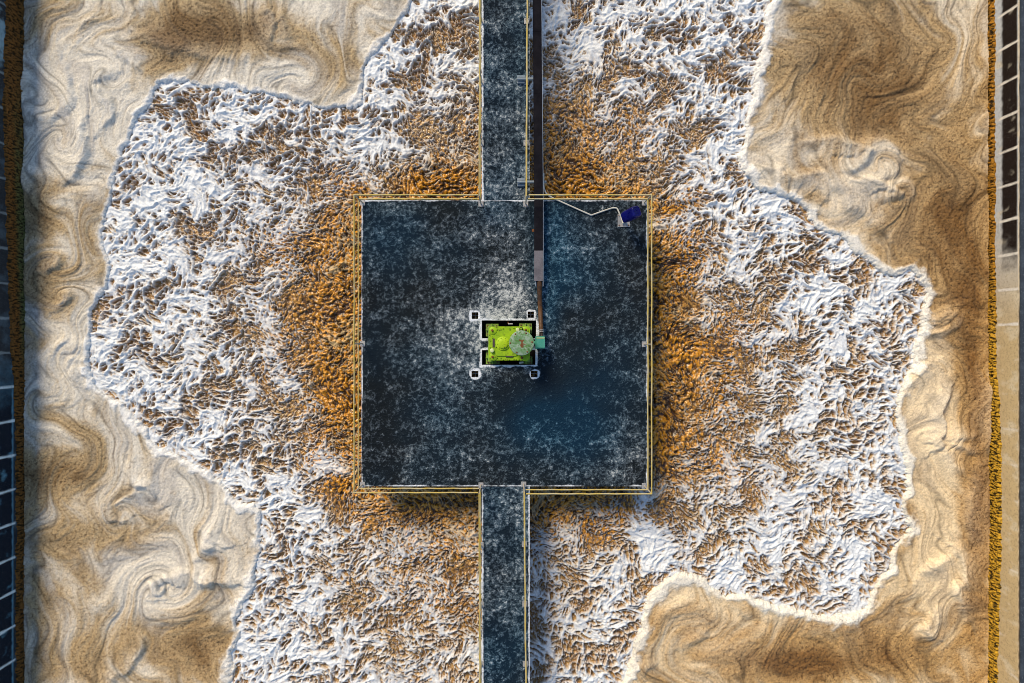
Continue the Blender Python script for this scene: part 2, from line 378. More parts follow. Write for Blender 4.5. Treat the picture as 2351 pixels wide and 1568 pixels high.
def blobs(lst):
    s = np.zeros_like(CX)
    for u, v, ru, rv, a in lst:
        o = P(u, v, FZ); k = 22 / FPX
        s += a * np.exp(-((CX + .25 * perlin(CX * .8, CY * .8, 71) - o.x) / (ru * k)) ** 2 - ((CY + .25 * perlin(CX * .8, CY * .8, 72) - o.y) / (rv * k)) ** 2)
    return up(s.astype(np.float32))
age = blobs([(440,70,165,62,1.0),(600,65,60,50,.4),(780,150,50,60,.25),(130,1085,100,75,.75),(180,1230,150,40,.45),(110,1420,70,130,.35),(430,1490,80,100,.75),(200,1540,120,60,.35),(310,1440,60,60,.2),
             (2010,170,190,170,.85),(2180,520,110,160,.85),(2230,780,45,200,.8),(1860,60,60,120,.25),(1840,1520,180,50,1.0),(2060,1500,80,60,.4),(1600,1430,90,40,.35),(2245,1250,40,250,.75),(1850,400,50,30,.3),(90,480,40,90,.5),(100,650,70,50,.4),(1900,1440,130,30,.3),
             (230,220,120,120,-.35),(80,230,40,140,-.3),(480,1180,80,120,-.25),(380,1360,75,60,-.5),(2000,400,90,60,-.45),(2150,980,70,130,-.35),(560,160,160,40,-.1),(1560,1360,60,40,-.3),(2140,1330,70,70,-.25),(700,30,120,40,-.15)])
grain = perlin(X * 11, Y * 11, 87); grain2 = perlin(X * 19, Y * 19, 88); mott = fbm(mwx, mwy * .7, 2.2, 4, 89, .7)
age = age * 1.05 + .62 * band + .16 * band2 + .07 * band3 + .20 * mott
ew = np.maximum(np.where(X > 0, .20, np.where(Y < -.8, .17, .08)) + .17 * perlin(X * .9, Y * .9, 75) + .09 * perlin(X * 3.5, Y * 3.5, 76), .02)
rim = np.maximum(ss(ew + .12, ew - .10, din + .10 * band2), .85 * ss(.12, .02, din))          # fresh white foam along the edge
folds = [([(146,146),(159,190),(161,234),(139,264),(73,271)],.10,.10),([(190,278),(183,289),(190,311),(194,341),(198,363),(183,381),(168,403)],.11,.16),([(264,168),(220,176),(212,190),(227,209),(249,234),(256,256),(249,278),(230,300)],.09,.11),([(311,7),(300,44),(315,81),(348,92),(384,110),(439,121),(513,132),(586,125)],.12,.07),([(238,92),(271,121),(308,146),(322,161)],.10,.09),
 ([(604,7),(615,22),(623,37),(624,70),(618,105)],.12,.14),([(640,30),(655,70),(650,105)],.16,.10),([(216,33),(179,77)],.08,.08),([(300,1068),(311,1108),(319,1115),(341,1122),(360,1140)],.10,.17),([(319,1115),(293,1137),(271,1155),(262,1168)],.08,.12),([(238,1148),(234,1166),(249,1188),(278,1199),(300,1190)],.10,.11),([(472,1205),(472,1247),(483,1254),(505,1254)],.13,.20),([(472,1247),(454,1287)],.14,.13),
 ([(450,1310),(450,1328),(461,1338),(494,1335),(535,1340)],.11,.20),([(450,1313),(395,1320),(366,1327),(355,1342),(355,1364),(370,1368),(377,1353)],.11,.15),([(337,1324),(348,1353),(330,1375),(359,1382),(390,1380)],.08,.08),([(310,1330),(318,1380),(350,1415),(400,1425),(440,1405)],.14,.07),([(330,1467),(326,1496),(304,1522),(278,1544),(249,1566),(220,1600)],.09,.09),([(121,583),(128,590),(125,604),(95,623)],.09,.12),([(157,663),(157,681),(132,707)],.08,.10),([(125,802),(146,788),(190,791)],.12,.10),([(150,845),(165,825),(200,825)],.12,.09),
 ([(1877,322),(1914,322),(1961,341),(1987,348),(1987,359),(1972,370),(1939,392)],.15,.22),([(1983,333),(2023,326),(2056,355),(2053,385),(2023,406)],.15,.13),([(1932,414),(2005,421),(2053,439),(2056,447),(2023,458)],.14,.18),([(2042,417),(2078,417),(2093,439),(2075,472)],.12,.10),([(1723,392),(1782,392),(1796,406),(1844,406),(1888,406),(1899,428),(1892,454)],.13,.15),([(1892,395),(1914,421),(1932,432),(1961,472),(2005,505),(2023,527)],.18,.14),
 ([(2130,733),(2170,725),(2185,703)],.08,.10),([(2133,747),(2170,738),(2199,714)],.08,.10),([(2126,769),(2181,755),(2205,735)],.08,.09),([(2086,890),(2115,853),(2137,835)],.11,.13),([(2181,895),(2163,919),(2155,949),(2163,971),(2152,1000),(2159,1022),(2148,1033)],.10,.22),([(2163,1029),(2188,1055),(2210,1081)],.10,.12),([(2163,1004),(2207,1007),(2240,1000)],.10,.12),([(2170,1015),(2215,1030),(2250,1040)],.09,.10),([(2272,890),(2284,923),(2276,971),(2280,1018)],.12,.18),([(2189,1258),(2208,1276),(2211,1324),(2189,1353),(2204,1386),(2220,1420)],.13,.20),([(2116,1320),(2149,1294),(2189,1272)],.12,.12),([(2149,1404),(2123,1434),(2131,1456),(2149,1467)],.10,.14),([(2165,1400),(2140,1430),(2150,1450)],.08,.10),
 ([(1618,1434),(1614,1459),(1570,1485)],.14,.10),([(1937,1450),(1945,1432),(1965,1420)],.16,.12),([(1465,1535),(1490,1527),(1500,1535)],.16,.12),([(183,870),(175,855),(200,850)],.22,.10),([(1700,1400),(1850,1430),(1960,1440)],.25,.07),([(2240,1080),(2225,1180),(2240,1260)],.2,.12),([(52,165),(50,200),(46,240)],.14,.12),([(52,375),(58,420),(80,450)],.12,.12),([(45,240),(70,262),(100,270)],.12,.1),([(1500,1440),(1560,1400),(1650,1420),(1760,1450)],.22,.08),([(1740,1480),(1650,1490),(1600,1540)],.3,.08)]
fold = np.zeros_like(CX)
fjx, fjy = CX + .12 * perlin(CX * 1.4, CY * 1.4, 77) + .05 * perlin(CX * 4, CY * 4, 79), CY + .12 * perlin(CX * 1.4, CY * 1.4, 78) + .05 * perlin(CX * 4, CY * 4, 80)
for pts, w, h in folds:
    p = S(smooth_line([(*q, 0) for q in pts], 4) and [tuple(q[:2]) for q in smooth_line([(*q, 0) for q in pts], 4)])
    best = np.full(CX.shape, 1e9, np.float32); side = np.zeros_like(CX); al = np.zeros_like(CX); n = len(p) - 1
    cen = np.mean(np.array(p), 0)
    for i in range(n):
        ax, ay = p[i]; bx, by = p[i + 1]; ex, ey = bx - ax, by - ay; L = ex * ex + ey * ey + 1e-9
        q = np.clip(((fjx - ax) * ex + (fjy - ay) * ey) / L, 0, 1)
        d2 = (fjx - ax - q * ex) ** 2 + (fjy - ay - q * ey) ** 2
        m = d2 < best; best = np.where(m, d2, best)
        side = np.where(m, np.sign((fjx - ax) * ey - (fjy - ay) * ex), side); al = np.where(m, (i + q) / n, al)
    mid = p[n // 2]; ex, ey = p[min(n, n // 2 + 1)][0] - p[n // 2 - 1][0], p[min(n, n // 2 + 1)][1] - p[n // 2 - 1][1]
    gentle = np.sign((cen[0] - mid[0]) * ey - (cen[1] - mid[1]) * ex) or 1
    d = np.sqrt(best); env = h * (.35 + .65 * np.sin(np.pi * np.clip(al, .02, .98)) ** .6)
    prof = np.where(side == gentle, np.exp(-(d / (w * 3.6)) ** 1.3), np.exp(-(d / (w * 1.3)) ** 2))
    fold = np.maximum(fold, env * prof)
fold = up(fold.astype(np.float32))
fold_hilite = np.clip(fold / .14, 0, 1)
lump = perlin(mwx * 1.1, mwy * .8, 81) * .05 + perlin(mwx * 3.2, mwy * 1.3, 82) * .020 + band3 * .011
streak = np.maximum(rid(perlin(mwx * 1.5, mwy * .5, 191), .16) * ss(-.2, .3, perlin(mwx * .8, mwy * .5, 192)), .6 * rid(perlin(mwx * 3.6, mwy * 1.1, 193), .2) * ss(-.1, .3, perlin(mwx * .9, mwy * .6, 194)))
pore = perlin(X * 14, Y * 14, 85); pore2 = perlin(X * 9, Y * 9, 86)
agec = np.clip(age, 0, 1)
lip = .052 * np.sqrt(np.clip(1 - np.exp(-np.maximum(-sdf + .02, 0) / .05), 0, 1))
Hm = lip + lump * ss(0, .5, din) + fold * 1.15 + .05 * rim * ss(0, .12, din) - .022 * lerp(.35, 1, agec) * ss(.15, .5, pore) - .02 * streak + .010 * pore2 * lerp(.4, 1, agec) + .004 * grain2 + .030 * mott * ss(0, .3, din) + .003 * jit
Hm = np.where(-sdf > -.02, Hm, -.12)
Zm = WATER_Z + .03 + Hm
c_cream = np.array([.72, .64, .50]); c_mid = np.array([.45, .315, .155]); c_old = np.array([.19, .105, .034]); c_fresh = np.array([.83, .81, .76])
A = age + .12
colm = lerp(c_cream, c_mid, ss(-.05, .5, A)[..., None]); colm = lerp(colm, c_old, ss(.45, 1.15, A)[..., None])
warm = ss(-6, 12, X * .55 - Y * .6)[..., None]                      # sun-warm tint painted in towards the lower right, sky-cool towards the upper left
colm = lerp(colm, colm * np.array([.74, .74, .77]), (ss(.12, .5, perlin(mwx * 1.3, mwy * .5, 201) + .3 * perlin(mwx * 5, mwy * 1.6, 202)) * .8)[..., None])
colm = colm * lerp(np.array([.97, 1.0, 1.06]), np.array([1.12, .96, .72]), warm)
colm = lerp(colm, c_fresh * lerp(np.array([1, 1, 1]), np.array([1.0, .96, .86]), warm), np.clip(rim * .85 + fold_hilite * .22 * (1 - .5 * agec), 0, 1)[..., None])  # white rim; fold crests whitened as painted highlights

colm = colm * (1 - .50 * streak * (1 - rim))[..., None] * (1 + .20 * mott)[..., None]
pits_ = np.clip(ss(.22, .62, grain) * .8 + ss(.2, .6, grain2) * .5, 0, 1) * lerp(.22, 1.0, np.clip(age + .35, 0, 1)) * (1 - .7 * rim)
colm = lerp(colm, colm * np.array([.36, .31, .26]), pits_[..., None]) * (1 + .40 * jit[..., None])
def cellmax(a): return np.maximum(np.maximum(a[:-1, :-1], a[1:, :-1]), np.maximum(a[:-1, 1:], a[1:, 1:]))
def cellmin(a): return -cellmax(-a)
def water_mat():
    m = NT('churning_water')
    fo = m.attr('foam')
    n = m.noise(26, 4, .65)
    c = m.mix(m.ramp(n, (.45, .75, 0, .35)), m.attr('col', 'Color'), (.09, .05, .015))
    c = m.mix(m.math('SUBTRACT', 1.0, fo), m.attr('col', 'Color'), c)
    return m.out(c, m.ramp(fo, (.1, .7, .15, .62)), 0, m.bump(m.noise(17, 4, .6, .4), .4, .03), .5)
def foam_mat():
    m = NT('bubbly_foam')
    po = m.attr('age')
    v = m.ramp(m.voro(17), (.10, .34, 1, 0)); gate = m.ramp(m.noise(9, 3, .6), (.40, .60, 0, 1))
    v2 = m.ramp(m.voro(34), (.1, .34, 1, 0))
    hole = m.math('MULTIPLY', m.math('MAXIMUM', m.math('MULTIPLY', v, gate), m.math('MULTIPLY', v2, .5)), m.ramp(po, (-.25, .6, .12, .95)))
    c = m.mix(hole, m.attr('col', 'Color'), (.10, .06, .028))
    c = m.mix(m.ramp(m.noise(40, 4, .7), (.35, .75, 0, .35)), c, (.30, .22, .13), 'MULTIPLY') if False else c
    h = m.math('SUBTRACT', m.noise(22, 5, .65), m.math('MULTIPLY', hole, .8))
    return m.out(c, .72, 0, m.bump(h, .6, .025), .3)
MW, MF = water_mat(), foam_mat()
wmask = cellmax(sdf) > -.25
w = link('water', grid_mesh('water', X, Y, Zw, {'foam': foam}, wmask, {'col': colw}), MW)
tag(w, kind='structure')
fm = cellmax(-sdf) > -.05
left = (X[:-1, :-1] < 0)
for k, (msk, lab) in enumerate(((fm & left, 'grey-cream foam mat with swirls floating along the dark blue basin wall'), (fm & ~left, 'warm tan foam mat floating along the sunlit wall with black panels'))):
    o = link('foam', grid_mesh('foam', X, Y, Zm, {'age': age}, msk, {'col': colm}), MF)
    tag(o, lab, 'foam', None, 'stuff')
bm = bmesh.new()
for y0, y1 in ((-90, -12.55), (12.55, 90)):
    bmesh.ops.create_grid(bm, x_segments=60, y_segments=60, size=.5, matrix=Matrix.Translation(((WL_X + WR_X) / 2, (y0 + y1) / 2, WATER_Z + .02)) @ Matrix.Diagonal((WR_X - WL_X, y1 - y0, 1, 1)))
t_ = NT('far_water'); cm_ = t_.mix(t_.ramp(t_.noise(.6, 5, .6, 1), (.4, .6, 0, 1)), (.40, .29, .16), (.8, .78, .74))
o = obj('water', bm, t_.out(cm_, .6, 0, t_.bump(t_.noise(5, 5), .6, .1))); tag(o, kind='structure')

# ------------------------------------------------------------------ basin walls, ground, algae
def wall_mat():
    m = NT('stained_lit_shaded_concrete')
    c = m.attr('col', 'Color'); n = m.noise(14, 5, .7); n2 = m.noise(45, 3, .7)
    c = m.mix(m.ramp(n, (.45, .7, 0, .55)), c, m.mix(1.0, c, (.45, .43, .42), 'MULTIPLY'))
    c = m.mix(m.ramp(n2, (.58, .75, 0, .25)), c, (.45, .45, .44))
    return m.out(c, .8, 0, m.bump(n, .5, .02), .05)
MWALL = wall_mat()
yy = np.arange(-16, 16.01, .03, dtype=np.float32); zz = np.linspace(-1.9, 0, 64).astype(np.float32)
YY, ZZ = np.meshgrid(yy, zz)
def vpx(v): return py(v, -.5)
def wall_cols(side):
    n = fbm(YY * 1.0, ZZ * .6, 2.2, 4, 91 + side); n2 = perlin(YY * 6, ZZ * 2.5, 95 + side)
    V = (784 - YY * FPX / 21.2)                                  # position along the wall
    sp = 1.08; ph = ((YY + .35 + side * .2) / sp + .02 * n); jd = np.abs(ph - np.round(ph)) * sp
    joint = ss(.055, .02, jd + .02 * n2)
    if side == 1:
        dark = ss(640, 540, V + 60 * n) * ss(-.80, -.68, ZZ + .03 * n2) * ss(-.06, -.12, ZZ)
        base = lerp(np.array([.52, .52, .50]), np.array([.56, .41, .21]), ss(450, 800, V)[..., None])  # warm sunlight on this wall is painted into its tan base
        base = lerp(base, np.array([.66, .55, .37]), (ss(.05, .4, n) * .7)[..., None])
        base = lerp(base, np.array([.17, .115, .045]), (ss(-1.05, -.7, -ZZ - 1.45 + .3 * n) * 0)[..., None])
        c = lerp(base, np.array([.020, .013, .010]), (dark * ss(.75, .3, n))[..., None])
        c = lerp(c, np.array([.80, .72, .60]), (joint * ss(-1.0, -.85, ZZ) * np.where(V < 760, .95, .45 * ss(-.1, .3, n)))[..., None])
        c = lerp(c, np.array([.80, .66, .45]), (ss(-.07, -.03, ZZ + .012 * n2) * .8)[..., None])
        c = lerp(c, np.array([.10, .06, .03]), (ss(-.045, -.02, ZZ + .012 * n2) * ss(640, 760, V) * .9)[..., None])
    else:
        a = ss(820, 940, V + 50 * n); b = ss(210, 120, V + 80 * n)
        c = lerp(np.array([.022, .028, .036]), np.array([.055, .085, .115]), (ss(-.1, .5, n) * .8)[..., None])  # blue shade of this wall is painted into the concrete colour
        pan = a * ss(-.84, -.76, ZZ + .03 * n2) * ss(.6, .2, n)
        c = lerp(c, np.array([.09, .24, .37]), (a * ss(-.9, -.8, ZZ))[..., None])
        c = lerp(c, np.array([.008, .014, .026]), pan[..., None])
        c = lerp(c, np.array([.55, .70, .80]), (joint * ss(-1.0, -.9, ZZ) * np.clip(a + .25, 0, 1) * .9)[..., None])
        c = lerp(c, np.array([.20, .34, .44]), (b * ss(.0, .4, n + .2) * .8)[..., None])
    return c, n
MASPH = worn('dark_paving', (.035, .045, .058), (.055, .07, .088), (.16, .17, .18), .8, 0, 3, .8, .6, 18)
wall_label = ('dark blue shaded concrete basin wall with pale joints and brown algae', 'sunlit concrete basin wall with black panels between pale joints')
for side, xw in ((0, WL_X), (1, WR_X)):
    s = 1 if side else -1
    cc, n = wall_cols(side)
    root = empty('basin_wall', (xw, 0, -1.9), wall_label[side], 'wall')
    link('wall_face', grid_mesh('wall_face', xw + s * .012 * n, YY, ZZ, None, None, {'col': cc}), MWALL, root)
    bm = bmesh.new(); xa, xb = sorted((xw + s * .03, xw + s * .28)); box(bm, xa, xb, -90, 90, -2.2, -.005)
    obj('wall_core', bm, MWALL if False else MASPH, root)
for s, xw in ((-1, WL_X), (1, WR_X)):
    pass
bm = bmesh.new()
for xa, xb in ((-300, WL_X - .16), (WR_X + .05, 300)):
    v = [bm.verts.new(p) for p in ((xa, -300, .004), (xb, -300, .004), (xb, 300, .004), (xa, 300, .004))]; bm.faces.new(v)
for ya, yb in ((-300, -90), (90, 300)):
    v = [bm.verts.new(p) for p in ((WL_X - .16, ya, .004), (WR_X + .05, ya, .004), (WR_X + .05, yb, .004), (WL_X - .16, yb, .004))]; bm.faces.new(v)
tag(obj('ground', bm, MASPH), kind='structure')
bm = bmesh.new(); v = [bm.verts.new(p) for p in ((-16.5, -90, -2.5), (16.5, -90, -2.5), (16.5, 90, -2.5), (-16.5, 90, -2.5))]; bm.faces.new(v)
tag(obj('basin_floor', bm, MASPH), kind='structure')

def algae_mat():
    m = NT('shaggy_algae')
    c = m.mix(m.ramp(m.attr('tip'), (.15, .85, 0, 1)), (.018, .012, .004), m.attr('col', 'Color'))
    c = m.mix(m.ramp(m.noise(24, 4, .7), (.4, .7, 0, .7)), c, (.03, .02, .006))
    return m.out(c, .85, 0, m.bump(m.noise(45, 4, .7), .8, .03), .15)
MA = algae_mat()
ya = np.arange(-14, 14, .014, dtype=np.float32); za = np.arange(-1.42, -.25, .014, dtype=np.float32)
YA, ZA = np.meshgrid(ya, za)
VA = 784 - YA * FPX / 21.6
for side, xw in ((0, WL_X), (1, WR_X)):
    s = 1 if side else -1
    if side == 0: topz = np.interp(VA, [-200, 0, 250, 450, 650, 800, 900, 1100, 1700], [-.52, -.52, -.40, -.50, -.62, -.72, -.88, -.95, -.95])
    else: topz = np.interp(VA, [-200, 300, 640, 760, 860, 950, 1000, 1250, 1400, 1500, 1700], [-1.04, -1.03, -1.0, -.98, -.95, -.80, -.76, -.74, -.82, -.90, -.95])
    e = topz - ZA + .05 * perlin(YA * 2.2, ZA * 2.2, 101 + side) + .05 * perlin(YA * 9, ZA * 4, 102)
    strand = perlin(YA * 17, ZA * 6, 103); s2 = perlin(YA * 34, ZA * 15, 104); cl = perlin(YA * 4.5, ZA * 5, 105)
    body = ss(-.01, .08, e)
    th = body * (.075 + .035 * strand + .022 * s2 + .03 * cl)
    tip = np.clip(.62 + .7 * strand + .5 * s2, .2, 1)
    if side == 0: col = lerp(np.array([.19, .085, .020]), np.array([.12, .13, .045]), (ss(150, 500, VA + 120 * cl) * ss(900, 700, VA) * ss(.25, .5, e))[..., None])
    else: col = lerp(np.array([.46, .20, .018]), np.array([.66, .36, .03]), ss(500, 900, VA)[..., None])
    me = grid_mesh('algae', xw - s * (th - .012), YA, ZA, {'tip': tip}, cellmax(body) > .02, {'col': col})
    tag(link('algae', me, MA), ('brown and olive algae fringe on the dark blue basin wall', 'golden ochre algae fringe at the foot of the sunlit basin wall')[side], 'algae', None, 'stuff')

# ------------------------------------------------------------------ the platform and its walkways
def deck_mat():
    m = NT('lichened_skylit_concrete')
    li = m.attr('light'); sky_bl = m.attr('blue'); wh = m.attr('lime')
    mo = m.attr('mottle'); n2 = m.noise(9, 2.5, .6, .2); n3 = m.noise(21, 3, .75); n4 = m.noise(38, 2, .6)
    def cen(x, g): return m.math('MULTIPLY', m.math('SUBTRACT', x, .5), g)
    fine = m.math('ADD', m.math('ADD', cen(n2, 2.4), cen(n3, 1.7)), cen(n4, .7))
    mott = m.math('ADD', fine, m.math('MULTIPLY', mo, .22))
    k = m.math('ADD', mott, m.math('MULTIPLY', li, .46))
    f1 = m.ramp(k, (-.38, .46, 0, 1))
    f2 = m.ramp(k, (.22, 1.1, 0, 1))
    dark = m.mix(sky_bl, (.010, .0135, .016), (.006, .025, .048))  # blue of the sky light painted into the concrete in patches
    mid = m.mix(sky_bl, (.085, .105, .120), (.060, .135, .190))
    c = m.mix(f1, dark, mid); c = m.mix(f2, c, m.mix(sky_bl, (.52, .53, .50), (.42, .50, .56)))
    c = m.mix(m.ramp(m.math('ADD', wh, m.math('MULTIPLY', n2, .75)), (.62, 1.15, 0, .95)), c, (.74, .76, .78))
    return m.out(c, .85, 0, m.bump(mott, .6, .03), .06)
MD = deck_mat()
def slab(name, x0, x1, y0, y1, z0, z1, holes, step, attr_fn, parent):
    gx = list(np.arange(x0, x1, step)) + [x1]; gy = list(np.arange(y0, y1, step)) + [y1]
    for hx0, hx1, hy0, hy1 in holes: gx += [hx0, hx1]; gy += [hy0, hy1]
    def cln(g):
        g = sorted(g); o = [g[0]]
        for q in g[1:]:
            if q - o[-1] > 1e-4: o.append(q)
        return np.array(o)
    gx, gy = cln(gx), cln(gy)
    GX_, GY_ = np.meshgrid(gx, gy); mx_ = (gx[:-1] + gx[1:]) / 2; my_ = (gy[:-1] + gy[1:]) / 2
    MX, MY = np.meshgrid(mx_, my_); keep = np.ones(MX.shape, bool)
    for hx0, hx1, hy0, hy1 in holes: keep &= ~((MX > hx0) & (MX < hx1) & (MY > hy0) & (MY < hy1))
    at = attr_fn(GX_.astype(np.float32), GY_.astype(np.float32))
    wob = .006 * fbm(GX_, GY_, 1.3, 3, 111)
    edge = np.minimum(np.minimum(GX_ - x0, x1 - GX_), np.minimum(GY_ - y0, y1 - GY_))
    me = grid_mesh(name, GX_, GY_, np.full(GX_.shape, z1) + wob * ss(0, .1, edge), at, keep)
    o = link(name, me, MD, parent)
    bm = bmesh.new()
    def quad(a, b):
        v = [bm.verts.new(p) for p in ((*a, z1), (*b, z1), (*b, z0), (*a, z0))]; bm.faces.new(v)
    for hx0, hx1, hy0, hy1 in holes + [(x0, x1, y0, y1)]:
        c = [(hx0, hy0), (hx1, hy0), (hx1, hy1), (hx0, hy1)]
        for i in range(4): quad(c[i], c[(i + 1) % 4])
    v = [bm.verts.new(p) for p in ((x0, y0, z0), (x1, y0, z0), (x1, y1, z0), (x0, y1, z0))]
    if not holes: bm.faces.new(v)
    me2 = bpy.data.meshes.new(name + '_side'); bm.to_mesh(me2); bm.free()
    return o, me2
def hole(c0, c1, c2, c3): a = mc(c0, c3, 0); b = mc(c1, c2, 0); return (a.x, b.x, a.y, b.y)
small = [hole(303, 392, 345, 437), hole(1085, 1170, 335, 422), hole(300, 395, 1163, 1250), hole(1128, 1220, 1160, 1250)]
pits = [hole(443, 1200, 458, 706), hole(445, 1190, 872, 1078)]
def dblob(GX_, GY_, lst):
    s = 0
    for u, v, ru, rv, a in lst:
        o = P(u, v); k = CAM_H / FPX
        s = s + a * np.exp(-((GX_ - o.x) / (ru * k)) ** 2 - ((GY_ - o.y) / (rv * k)) ** 2)
    return s
def mottle(GX_, GY_, sd_):
    wx_, wy_ = GX_ + .12 * perlin(GX_ * 2, GY_ * 2, sd_), GY_ + .12 * perlin(GX_ * 2, GY_ * 2, sd_ + 1)
    a = fbm(wx_, wy_, 2.1, 5, sd_ + 2, .88); b = rid(perlin(wx_ * 2.6, wy_ * 2.6, sd_ + 8), .5)
    a = a / a.std(); b = (b - b.mean()) / b.std()
    return .8 * a + .25 * b
def deck_attr(GX_, GY_):
    n = fbm(GX_, GY_, .55, 4, 121); nn = fbm(GX_, GY_, 2.2, 3, 124)
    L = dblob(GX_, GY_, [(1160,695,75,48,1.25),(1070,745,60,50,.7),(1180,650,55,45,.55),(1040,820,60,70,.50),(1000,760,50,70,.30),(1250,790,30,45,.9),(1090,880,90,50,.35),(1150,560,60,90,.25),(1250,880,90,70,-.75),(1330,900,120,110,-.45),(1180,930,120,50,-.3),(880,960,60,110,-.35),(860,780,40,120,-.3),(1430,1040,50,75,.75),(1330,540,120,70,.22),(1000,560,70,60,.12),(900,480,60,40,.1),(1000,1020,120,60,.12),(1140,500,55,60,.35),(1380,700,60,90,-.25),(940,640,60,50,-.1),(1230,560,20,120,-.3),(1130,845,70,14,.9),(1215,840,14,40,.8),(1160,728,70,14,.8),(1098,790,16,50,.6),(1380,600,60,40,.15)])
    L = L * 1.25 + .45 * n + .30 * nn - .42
    B = dblob(GX_, GY_, [(1265,560,40,110,.9),(1320,620,90,80,.4),(1270,950,130,60,.75),(1330,1010,90,60,.6),(900,560,70,90,.35),(1140,480,60,60,.3),(1220,1000,90,60,.4),(1400,880,80,100,.3),(1000,950,80,40,.15),(1260,720,25,60,.6)]) + .45 * fbm(GX_, GY_, .5, 3, 131) + .12
    e = np.minimum.reduce([GX_ - DX0, DX1 - GX_, GY_ - DY0, DY1 - GY_])
    lime = .75 * ss(.075, .02, e + .03 * nn) * np.clip(.6 + .8 * fbm(GX_, GY_, .9, 2, 133), 0, 1)
    lime = np.maximum(lime, .8 * ss(.035, .012, np.abs(DY1 - GY_)) * np.clip(.7 + n, 0, 1))
    lime = np.maximum(lime, .8 * ss(.035, .012, np.abs(GX_ - DX0)) * np.clip(.7 + n, 0, 1))
    for k, (a, b, c, d) in enumerate(small):
        q = np.maximum(np.maximum(a - GX_, GX_ - b), np.maximum(c - GY_, GY_ - d)); q = np.hypot(np.maximum(np.maximum(a - GX_, GX_ - b), 0), np.maximum(np.maximum(c - GY_, GY_ - d), 0))
        q = np.where(k > 1, np.hypot(GX_ - (a + b) / 2, GY_ - (c + d) / 2) - .075, q)
        lime = np.maximum(lime, ss((.10, .10, .15, .14)[k], .04, q + .075 * nn) * (.78, .78, 1, .95)[k])
    for a, b, c, d in pits:
        q = np.hypot(np.maximum(np.maximum(a - GX_, GX_ - b), 0), np.maximum(np.maximum(c - GY_, GY_ - d), 0))
        lime = np.maximum(lime, .72 * ss(.12, .02, q + .10 * nn))
    return {'light': L, 'blue': np.clip(B, 0, 1), 'lime': lime, 'mottle': mottle(GX_, GY_, 160)}
plat = empty('aerator_platform', (0, 0, -.45), 'square mottled blue-black concrete platform standing over the churning water', 'platform')
deck, side_me = slab('deck', DX0, DX1, DY0, DY1, -.40, 0, small + pits, .03, deck_attr, plat)
MSIDE = worn('concrete_side', (.36, .35, .32), (.26, .26, .26), (.12, .12, .11), .85, 0, 2.5, .7, .5, 16)
link('slab_edge', side_me, MSIDE, plat)
bm = bmesh.new()                                   # casing added under the drive unit, near black so the openings look shaded
a, b = mc(415, 1105, 0), mc(1225, 430, 0)
box(bm, a.x, b.x, a.y, b.y, -.95, -.90); 
for x0, x1, y0, y1 in ((a.x - .05, a.x, a.y, b.y), (b.x, b.x + .05, a.y, b.y), (a.x, b.x, a.y - .05, a.y), (a.x, b.x, b.y, b.y + .05)): box(bm, x0, x1, y0, y1, -.95, -.41)
MPIT = worn('pit_shade_black', (.02, .02, .022), (.03, .03, .03), (.05, .04, .03), .6)
obj('pit_shade_box', bm, MPIT, plat)
for cx, cy in ((DX0 + .5, DY0 + .5), (DX1 - .5, DY0 + .5), (DX0 + .5, DY1 - .5), (DX1 - .5, DY1 - .5)):
    bm = bmesh.new(); cyl(bm, (cx, cy), .28, .28, -2.5, -.41, 24); obj('column', bm, MSIDE, plat, True)
for k, (a, b, c, d) in enumerate(small):           # little flag bars in the four openings
    x, y = (a + b) / 2, (c + d) / 2
    lab = ('small square opening grille behind the drive unit, at the corner farthest from the cable tray', 'small square opening grille beside the brown pipe by the drive unit', 'small square opening grille with a round white mortar ring, in front of the cream knob', 'small square opening grille with a wide white mortar ring, in front of the teal box')[k]
    g = empty('floor_grille', (x, y, -.22), lab, 'grille', 'grilles in the four square openings')
    bm = bmesh.new(); box(bm, x - .006, x + .006, c, d, -.19, -.17); obj('bar', bm, M['plate'], g)
    bm = bmesh.new(); box(bm, a, b, y + .01, y + .022, -.165, -.147); obj('bar', bm, M['plate'], g)
WX0, WX1 = px(1106), px(1216)
def walk_attr(seed):
    def f(GX_, GY_):
        n = fbm(GX_, GY_, .6, 4, seed); nn = fbm(GX_, GY_, 2.6, 3, seed + 4)
        L = .15 + .8 * n + .5 * nn
        V = 784 - GY_ * FPX / CAM_H
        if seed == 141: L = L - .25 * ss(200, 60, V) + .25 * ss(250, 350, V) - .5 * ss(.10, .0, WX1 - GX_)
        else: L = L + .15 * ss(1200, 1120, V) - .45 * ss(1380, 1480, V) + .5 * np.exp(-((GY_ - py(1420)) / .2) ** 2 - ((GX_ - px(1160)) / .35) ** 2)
        B = .35 + .5 * fbm(GX_, GY_, .5, 3, seed + 9)
        el, er = GX_ - WX0, WX1 - GX_
        lime = .9 * ss(.09, .03, el + .03 * nn) * np.clip(.75 + .7 * n, 0, 1)
        lime = np.maximum(lime, (.4 if seed == 141 else .85) * ss(.06, .02, er + .02 * nn))
        return {'light': L, 'blue': np.clip(B, 0, 1), 'lime': lime, 'mottle': mottle(GX_, GY_, seed + 30)}
    return f
